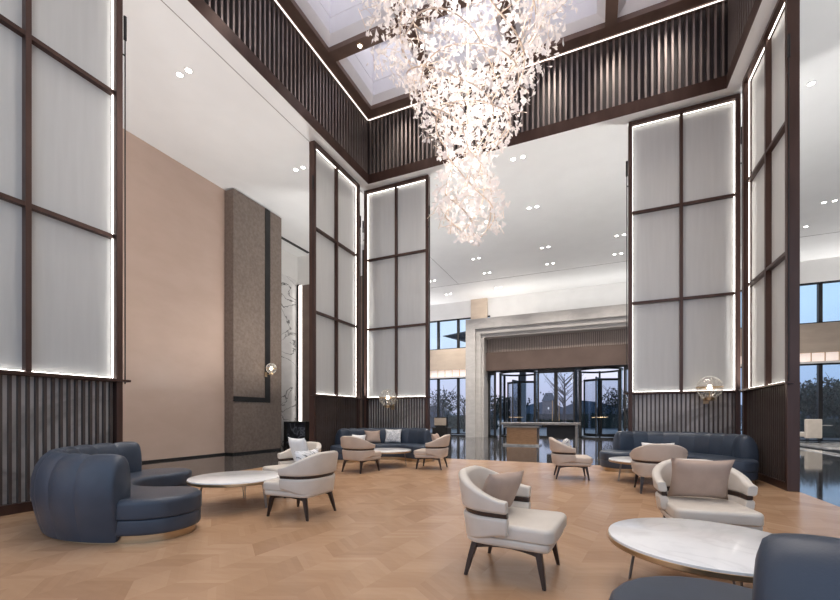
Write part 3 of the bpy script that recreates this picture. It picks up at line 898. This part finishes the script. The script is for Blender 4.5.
# ------------------------------------------------------------------ globe wall lamps
def globe_lamp(label, loc, rz, r):
    t = thing('globe_lamp', label, 'wall lamp', loc, rz, 'glass globe wall lamps')   # back at y = 0, globe to -y
    n = 20; prof_ = [(r*math.sin(PI*i/n)+.0005, -r*math.cos(PI*i/n)) for i in range(n+1)]
    yc = -(r+.07)
    MB().lathe(prof_, 32, (0,yc,0)).build('globe', 'globe', t, True)
    rb_ = MB()
    for k in range(10):
        a = PI*k/10
        rb_.tube([(r*1.0*math.sin(2*PI*i/32)*math.cos(a), yc+r*math.sin(2*PI*i/32)*math.sin(a), r*math.cos(2*PI*i/32)) for i in range(33)], .0028, 4, cap=False)
    rb_.build('glass_ribs', 'frosted', t, True)
    MB().lathe([(r*.96,-.012),(r*1.02,-.012),(r*1.02,.012),(r*.96,.012)], 32, (0,yc,0), True).build('brass_band', 'gold', t, True)
    MB().lathe([(.02,-r-.05),(r*.36,-r-.04),(r*.40,-r+.03),(.02,-r+.04)], 20, (0,yc,0)).build('base_cap', 'gold', t, True)
    MB().lathe([(.002,-.06),(.035,-.04),(.05,0),(.035,.045),(.002,.06)], 14, (0,yc,0)).build('bulb', 'bulb', t, True)
    MB().tube([(0,yc,-r+.03),(0,yc,-.05)], .012, 8).build('stem', 'gold', t, True)
    m = MB(); m.tube([(0,yc,-r-.02),(0,0,-r-.02)], .012, 8); m.box(-.05,.05,-.012,0,-r-.10,-r+.06)
    m.build('bracket', 'gold', t)
    L = bpy.data.lights.new('globe_glow', 'POINT'); L.energy = 5; L.color = (1,.82,.6); L.shadow_soft_size = .05
    lo = bpy.data.objects.new('globe_glow', L); COL.objects.link(lo); lo.parent = t; lo.location = (0,yc,.0)
    return t
globe_lamp('ribbed glass globe lamp on the back right screen above the long sofa', (2.22, YB-.06, 1.80), 0, .24)
globe_lamp('glass globe lamp on the back left screen above the cushioned sofa', (-5.55, YB-.06, 1.72), 0, .25)
globe_lamp('glass globe lamp on the brown stone pier at the left', (-10.10, 10.22, 2.76), PI/2, .17)

# ------------------------------------------------------------------ far furniture
d_ = thing('reception_desk', 'long reception desk with an oak front standing before the revolving doors', 'desk', (-2.1, 16.6, 0))
MB().box(-1.42, 1.55, -.45, .45, .83, .92).build('desk_top', 'desk_top', d_, bevel=.008)
MB().box(-1.2, -.02, -.38, .38, .06, .72).build('oak_pedestal', 'oak_panel', d_, bevel=.006)
MB().box(-1.34, .08, -.42, .42, .72, .80).build('pedestal_cap', 'desk_top', d_, bevel=.006)
MB().box(-1.1, -.1, -.3, .3, .80, .83).build('spacer', 'black', d_)
MB().box(-1.34, .08, -.44, .44, 0, .06).build('plinth', 'light_stone', d_)
MB().box(1.38, 1.46, -.40, .40, 0, .83).build('end_panel', 'desk_top', d_)
MB().box(.30, 1.38, .1, .38, .35, .83).build('drawer_unit', 'black', d_)
cst = thing('console_cabinet', 'black console cabinet with dark veined marble front, left beside the pier', 'cabinet', (-10.82, 12.75, 0))
MB().box(-.55, .55, -.3, .3, 0, .96).build('body', 'black', cst)
MB().box(-.38, .5, -.315, -.3, .08, .9).build('marble_front', 'dark_marble', cst)
st = thing('side_stand', 'dark slim stand with a small tan box front, right of the back left screen', 'stand', (-4.95, 13.2, 0))
MB().box(-.28, .28, -.2, .2, 0, .78).build('body', 'black', st)
MB().box(-.20, .24, -.215, -.2, .86, 1.12).build('front_box', 'beige_stone', st)
MB().box(-.16, .2, -.2, .1, .78, 1.14).build('upper_box', 'black', st)
cc = thing('cafe_chair', 'white high-backed chair by the windows in the right aisle', 'chair', (8.2, 22.2, .05), R(20))
MB().slab(round_poly([(-.3,-.3),(.3,-.3),(.3,.3),(-.3,.3)], [.08]*4), .25, .45, .04, 4).build('seat', 'cream', cc, True)
MB().slab(round_poly([(-.32,-.36),(.32,-.36),(.32,-.22),(-.32,-.22)], [.05]*4), .2, 1.0, .04, 4).build('backrest', 'cream', cc, True)
for sx in (-.25,.25):
    for sy in (-.26,.24): MB().tube([(sx,sy,0),(sx*.95,sy*.95,.27)], .018, 8).build('leg', 'black', cc)
ct = thing('cafe_table', 'small round white table beside the white chair in the right aisle', 'table', (8.78, 22.6, .05))
MB().lathe([(.002,.72),(.38,.72),(.38,.75),(.002,.75)], 32).build('top', 'light_stone', ct, True)
MB().tube([(0,0,.02),(0,0,.72)], .025, 10).build('post', 'black', ct, True)
MB().lathe([(.002,0),(.22,0),(.22,.02),(.002,.03)], 24).build('foot', 'black', ct, True)

# ------------------------------------------------------------------ outside
struct(MB().box(-60, 60, YW+.3, 140, -.2, -.05), 'ground_outside', 'outside_ground')
hm = MB(); rings = []
random.seed(3)
for i in range(61):
    x = -120+4*i; h_ = 3.2+1.6*math.sin(i*.5)+1.0*math.sin(i*1.7+1)+.5*math.sin(i*3.1)
    rings.append([(x,110,-.2),(x,118,-.2),(x,116,h_*.9),(x,113,h_)])
hm.rings(rings); struct(hm, 'hill_ridge_outside', 'hill')
def tree(label, x, y, H, rad, dens, seed, bare=False, name='garden_tree'):
    rnd = random.Random(seed)
    t = thing(name, label, 'tree', (x,y,-.05), 0, 'garden trees outside the windows')
    m = MB(); m.tube([(0,0,0),(.03*H*.3,0,H*.5),(0,.02,H*.8)], [.05*H*.5,.03*H*.5,.012*H*.5], 8)
    for k in range(26 if bare else 12):
        a = rnd.uniform(0,6.28); z = rnd.uniform(.3,.75)*H; l = rad*rnd.uniform(.6,1.1)
        p0 = Vector((0,0,z)); p1 = p0+Vector((l*.5*math.cos(a), l*.5*math.sin(a), l*.45)); p2 = p1+Vector((l*.4*math.cos(a+.3), l*.4*math.sin(a+.3), l*.5))
        m.tube([p0,p1,p2], [.035,.02,.008], 5)
    m.build('trunk', 'bark', t)
    f_ = MB()
    for k in range(dens*4 if dens > 100 else dens):
        u = Vector((rnd.gauss(0,1), rnd.gauss(0,1), rnd.gauss(0,1))).normalized()*(rnd.random()**.4)
        lump = 1+.25*math.sin(4*u.x+seed)*math.cos(3*u.z+seed)
        p = Vector((u.x*rad*lump, u.y*rad*lump, H*.62+u.z*H*.36*lump))
        s_ = .058*rad*rnd.uniform(.6,1.3)
        M3 = mathutils.Euler((rnd.uniform(0,6), rnd.uniform(0,6), rnd.uniform(0,6))).to_matrix()
        f_.add([M3 @ Vector(v)*s_+p for v in ((-1,0,0),(0,-.5,.1),(1,0,0),(0,.5,.1))], [(0,1,2,3)])
    if dens: f_.build('foliage', 'foliage', t)
    return t
tree('bare reddish tree beyond the middle doors', -2.2, 32, 5.2, 1.8, 60, 2, True)
tree('dark leafy tree beyond the doors, at the right of the middle pair', 1.9, 37, 3.6, 1.7, 500, 3)
tree('low dark tree beyond the left revolving door', -8.2, 40, 3.4, 2.4, 500, 4)
tree('dark spiky tree in the lower window left of the portal', -12.3, 33, 3.6, 1.6, 420, 5)
tree('bare tree in the window just left of the portal', -9.4, 30, 3.2, 1.0, 50, 15, True)
tree('dark bushy tree outside the right aisle windows, beside the screen', 12.5, 33, 3.3, 1.7, 900, 6)
tree('dark bushy tree outside the right aisle windows, at the picture edge', 16.0, 38.5, 4.0, 2.2, 900, 7)
tree('wide dark tree further back outside the right aisle', 22.5, 42, 3.8, 3.0, 700, 8)
def hedge(label, x0, x1, y, h_, seed):
    rnd = random.Random(seed); f_ = MB()
    f_.box(x0+.2, x1-.2, y-.3, y+.3, -.05, h_*.8)
    for k in range(int((x1-x0)*70)):
        p = Vector((rnd.uniform(x0,x1), y+rnd.uniform(-.5,.5), rnd.uniform(0,h_)*(.8+.2*math.sin(k)))); s_ = rnd.uniform(.08,.2)
        M3 = mathutils.Euler((rnd.uniform(0,6), rnd.uniform(0,6), rnd.uniform(0,6))).to_matrix()
        f_.add([M3 @ Vector(v)*s_+p for v in ((-1,0,0),(0,-.5,.1),(1,0,0),(0,.5,.1))], [(0,1,2,3)])
    return tag(f_.build('hedge_outside', 'foliage'), label, 'hedge', 'hedges outside')
hedge('long dark hedge outside the entrance doors', -9, 6, 44, 1.7, 21)
hedge('dark hedge outside the right aisle windows', 8, 26, 30, 1.25, 22)
hedge('dark hedge outside the windows left of the portal', -20, -8, 36, 1.4, 23)
cp = thing('entrance_canopy', 'dark flat canopy roof with a pointed edge, outside the upper left windows', 'canopy', (-5.7, 27.5, .65))
m = MB(); m.add([(-4.6,0,6.35),(6,-2.2,6.55),(6,8,6.55),(-3.4,5,6.4), (-1.6,.6,5.75),(6,-1,5.4),(6,7,5.4),(-1.4,4,5.75),(6,-2.2,6.95),(6,8,6.95)],
  [(0,1,8),(0,8,9,3),(3,9,2),(0,4,5,1),(3,2,6,7),(4,7,6,5),(0,3,7,4),(1,5,6,2,9,8)])
m.build('roof', 'canopy', cp)
for x, y in ((1.0,1.2),(4.5,1.2)): MB().box(x-.2, x+.2, y-.2, y+.2, -.7, 5.6).build('column', 'canopy', cp)
hs = thing('house', 'dim house with a hipped roof in the distance beyond the doors', 'house', (-10.3, 100, 0))
hs.scale = (.4,.4,1.1)
MB().box(-3.5, 3.5, -2, 2, -.05, 4.2).build('wall', 'house', hs)
m = MB().add([(-4,-2.4,4.2),(4,-2.4,4.2),(4,2.4,4.2),(-4,2.4,4.2),(-2,0,6.0),(2,0,6.0)], [(0,1,5,4),(1,2,5),(2,3,4,5),(3,0,4),(3,2,1,0)]); m.build('roof', 'canopy', hs)
w_ = MB().box(-.4,.4,-2.03,-2.0,2.4,2.9).build('window', 'slot_led', hs)

# ------------------------------------------------------------------ light
for i, (x0, x1) in enumerate(XE):
    for j, (y0, y1) in enumerate(YE):
        L = bpy.data.lights.new('coffer_light', 'AREA'); L.shape = 'RECTANGLE'; L.size = x1-x0-.5; L.size_y = y1-y0-.5
        L.energy = 8; L.color = (.97,.96,1)
        o = bpy.data.objects.new('coffer_light', L); o.location = ((x0+x1)/2, (y0+y1)/2, ZB+1.6); COL.objects.link(o)

# downward spots added along the well beams for brightness; only one fitting is built
for x in (-5.2, -3.97, -1.0, .32, 1.5):
    for y in (2.2, 4.22, 6.245, 8.265, 10.0):
        L = bpy.data.lights.new('lounge_fill_spot', 'SPOT'); L.energy = 130; L.spot_size = R(100); L.spot_blend = 1; L.color = (1,.91,.82); L.shadow_soft_size = .25
        o = bpy.data.objects.new('lounge_fill_spot', L); o.location = (x, y, ZB-.06); COL.objects.link(o)
# upward lamps added to brighten the ceiling: behind screens and camera, portal, window wall
for x, y, z, en in ((-7.3,2.6,1.8,125),(-7.3,9.2,1.8,130),(-5.5,11.3,1.8,200),(1.8,11.3,1.8,200),(3.5,9.2,1.8,170),
                    (-6,22.4,6.55,9),(-4.6,22.4,6.55,9),(-3.2,22.4,6.55,9),(-1.8,22.4,6.55,9),(-.4,22.4,6.55,9),(1,22.4,6.55,9),(2.4,22.4,6.55,9),(-9.5,23.2,5.35,60),(6,23.2,5.35,60),(10,23.2,5.35,60),(-9,-1.5,1.8,120),(-1.8,-1.5,1.8,150),(5.5,-1.5,1.8,150)):
    L = bpy.data.lights.new('ceiling_fill', 'AREA'); L.shape = 'DISK'; L.size = .35; L.energy = en; L.color = (1,.98,.955)
    o = bpy.data.objects.new('ceiling_fill', L); o.location = (x, y, z); o.rotation_euler = (PI,0,0); COL.objects.link(o)

W = bpy.data.worlds.new('dusk_sky'); S.world = W; W.use_nodes = True
nt = W.node_tree; bg = nt.nodes['Background']
tc = N(nt, 'ShaderNodeTexCoord'); sx = N(nt, 'ShaderNodeSeparateXYZ'); nt.links.new(tc.outputs['Generated'], sx.inputs[0])
r1 = ramp(nt, sx.outputs['Z'], [(0.0, (.48,.46,.58)), (.06, (.62,.60,.74)), (.2, (.72,.82,.95)), (1, (.5,.62,.9))])
r2 = ramp(nt, sx.outputs['Z'], [(0.0, (.36,.46,.64)), (.06, (.32,.46,.68)), (.2, (.52,.72,.95)), (1, (.46,.6,.85))])
xm = ramp(nt, sx.outputs['X'], [(.0, (0,0,0)), (.45, (1,1,1))])
mx = N(nt, 'ShaderNodeMixRGB'); nt.links.new(xm.outputs[0], mx.inputs[0]); nt.links.new(r1.outputs[0], mx.inputs[1]); nt.links.new(r2.outputs[0], mx.inputs[2])
nt.links.new(mx.outputs[0], bg.inputs[0]); bg.inputs[1].default_value = 1.3

# ------------------------------------------------------------------ camera
cam = bpy.data.cameras.new('camera'); co_ = bpy.data.objects.new('camera', cam); COL.objects.link(co_)
co_.location = (0, 0, 1.2); co_.rotation_euler = (PI/2, 0, .413)
cam.sensor_width = 36; cam.lens = 401.7/840*36; cam.shift_y = 115.5/840
cam.clip_start = .05; cam.clip_end = 400
S.camera = co_
v = S.view_settings; v.view_transform = 'Standard'; v.look = 'None'; v.gamma = 1; v.use_curve_mapping = False; v.exposure = 0.1
S.cycles.max_bounces = 10; S.cycles.diffuse_bounces = 6; S.cycles.glossy_bounces = 4; S.cycles.transparent_max_bounces = 24
S.cycles.use_denoising = True; S.cycles.sample_clamp_indirect = 6
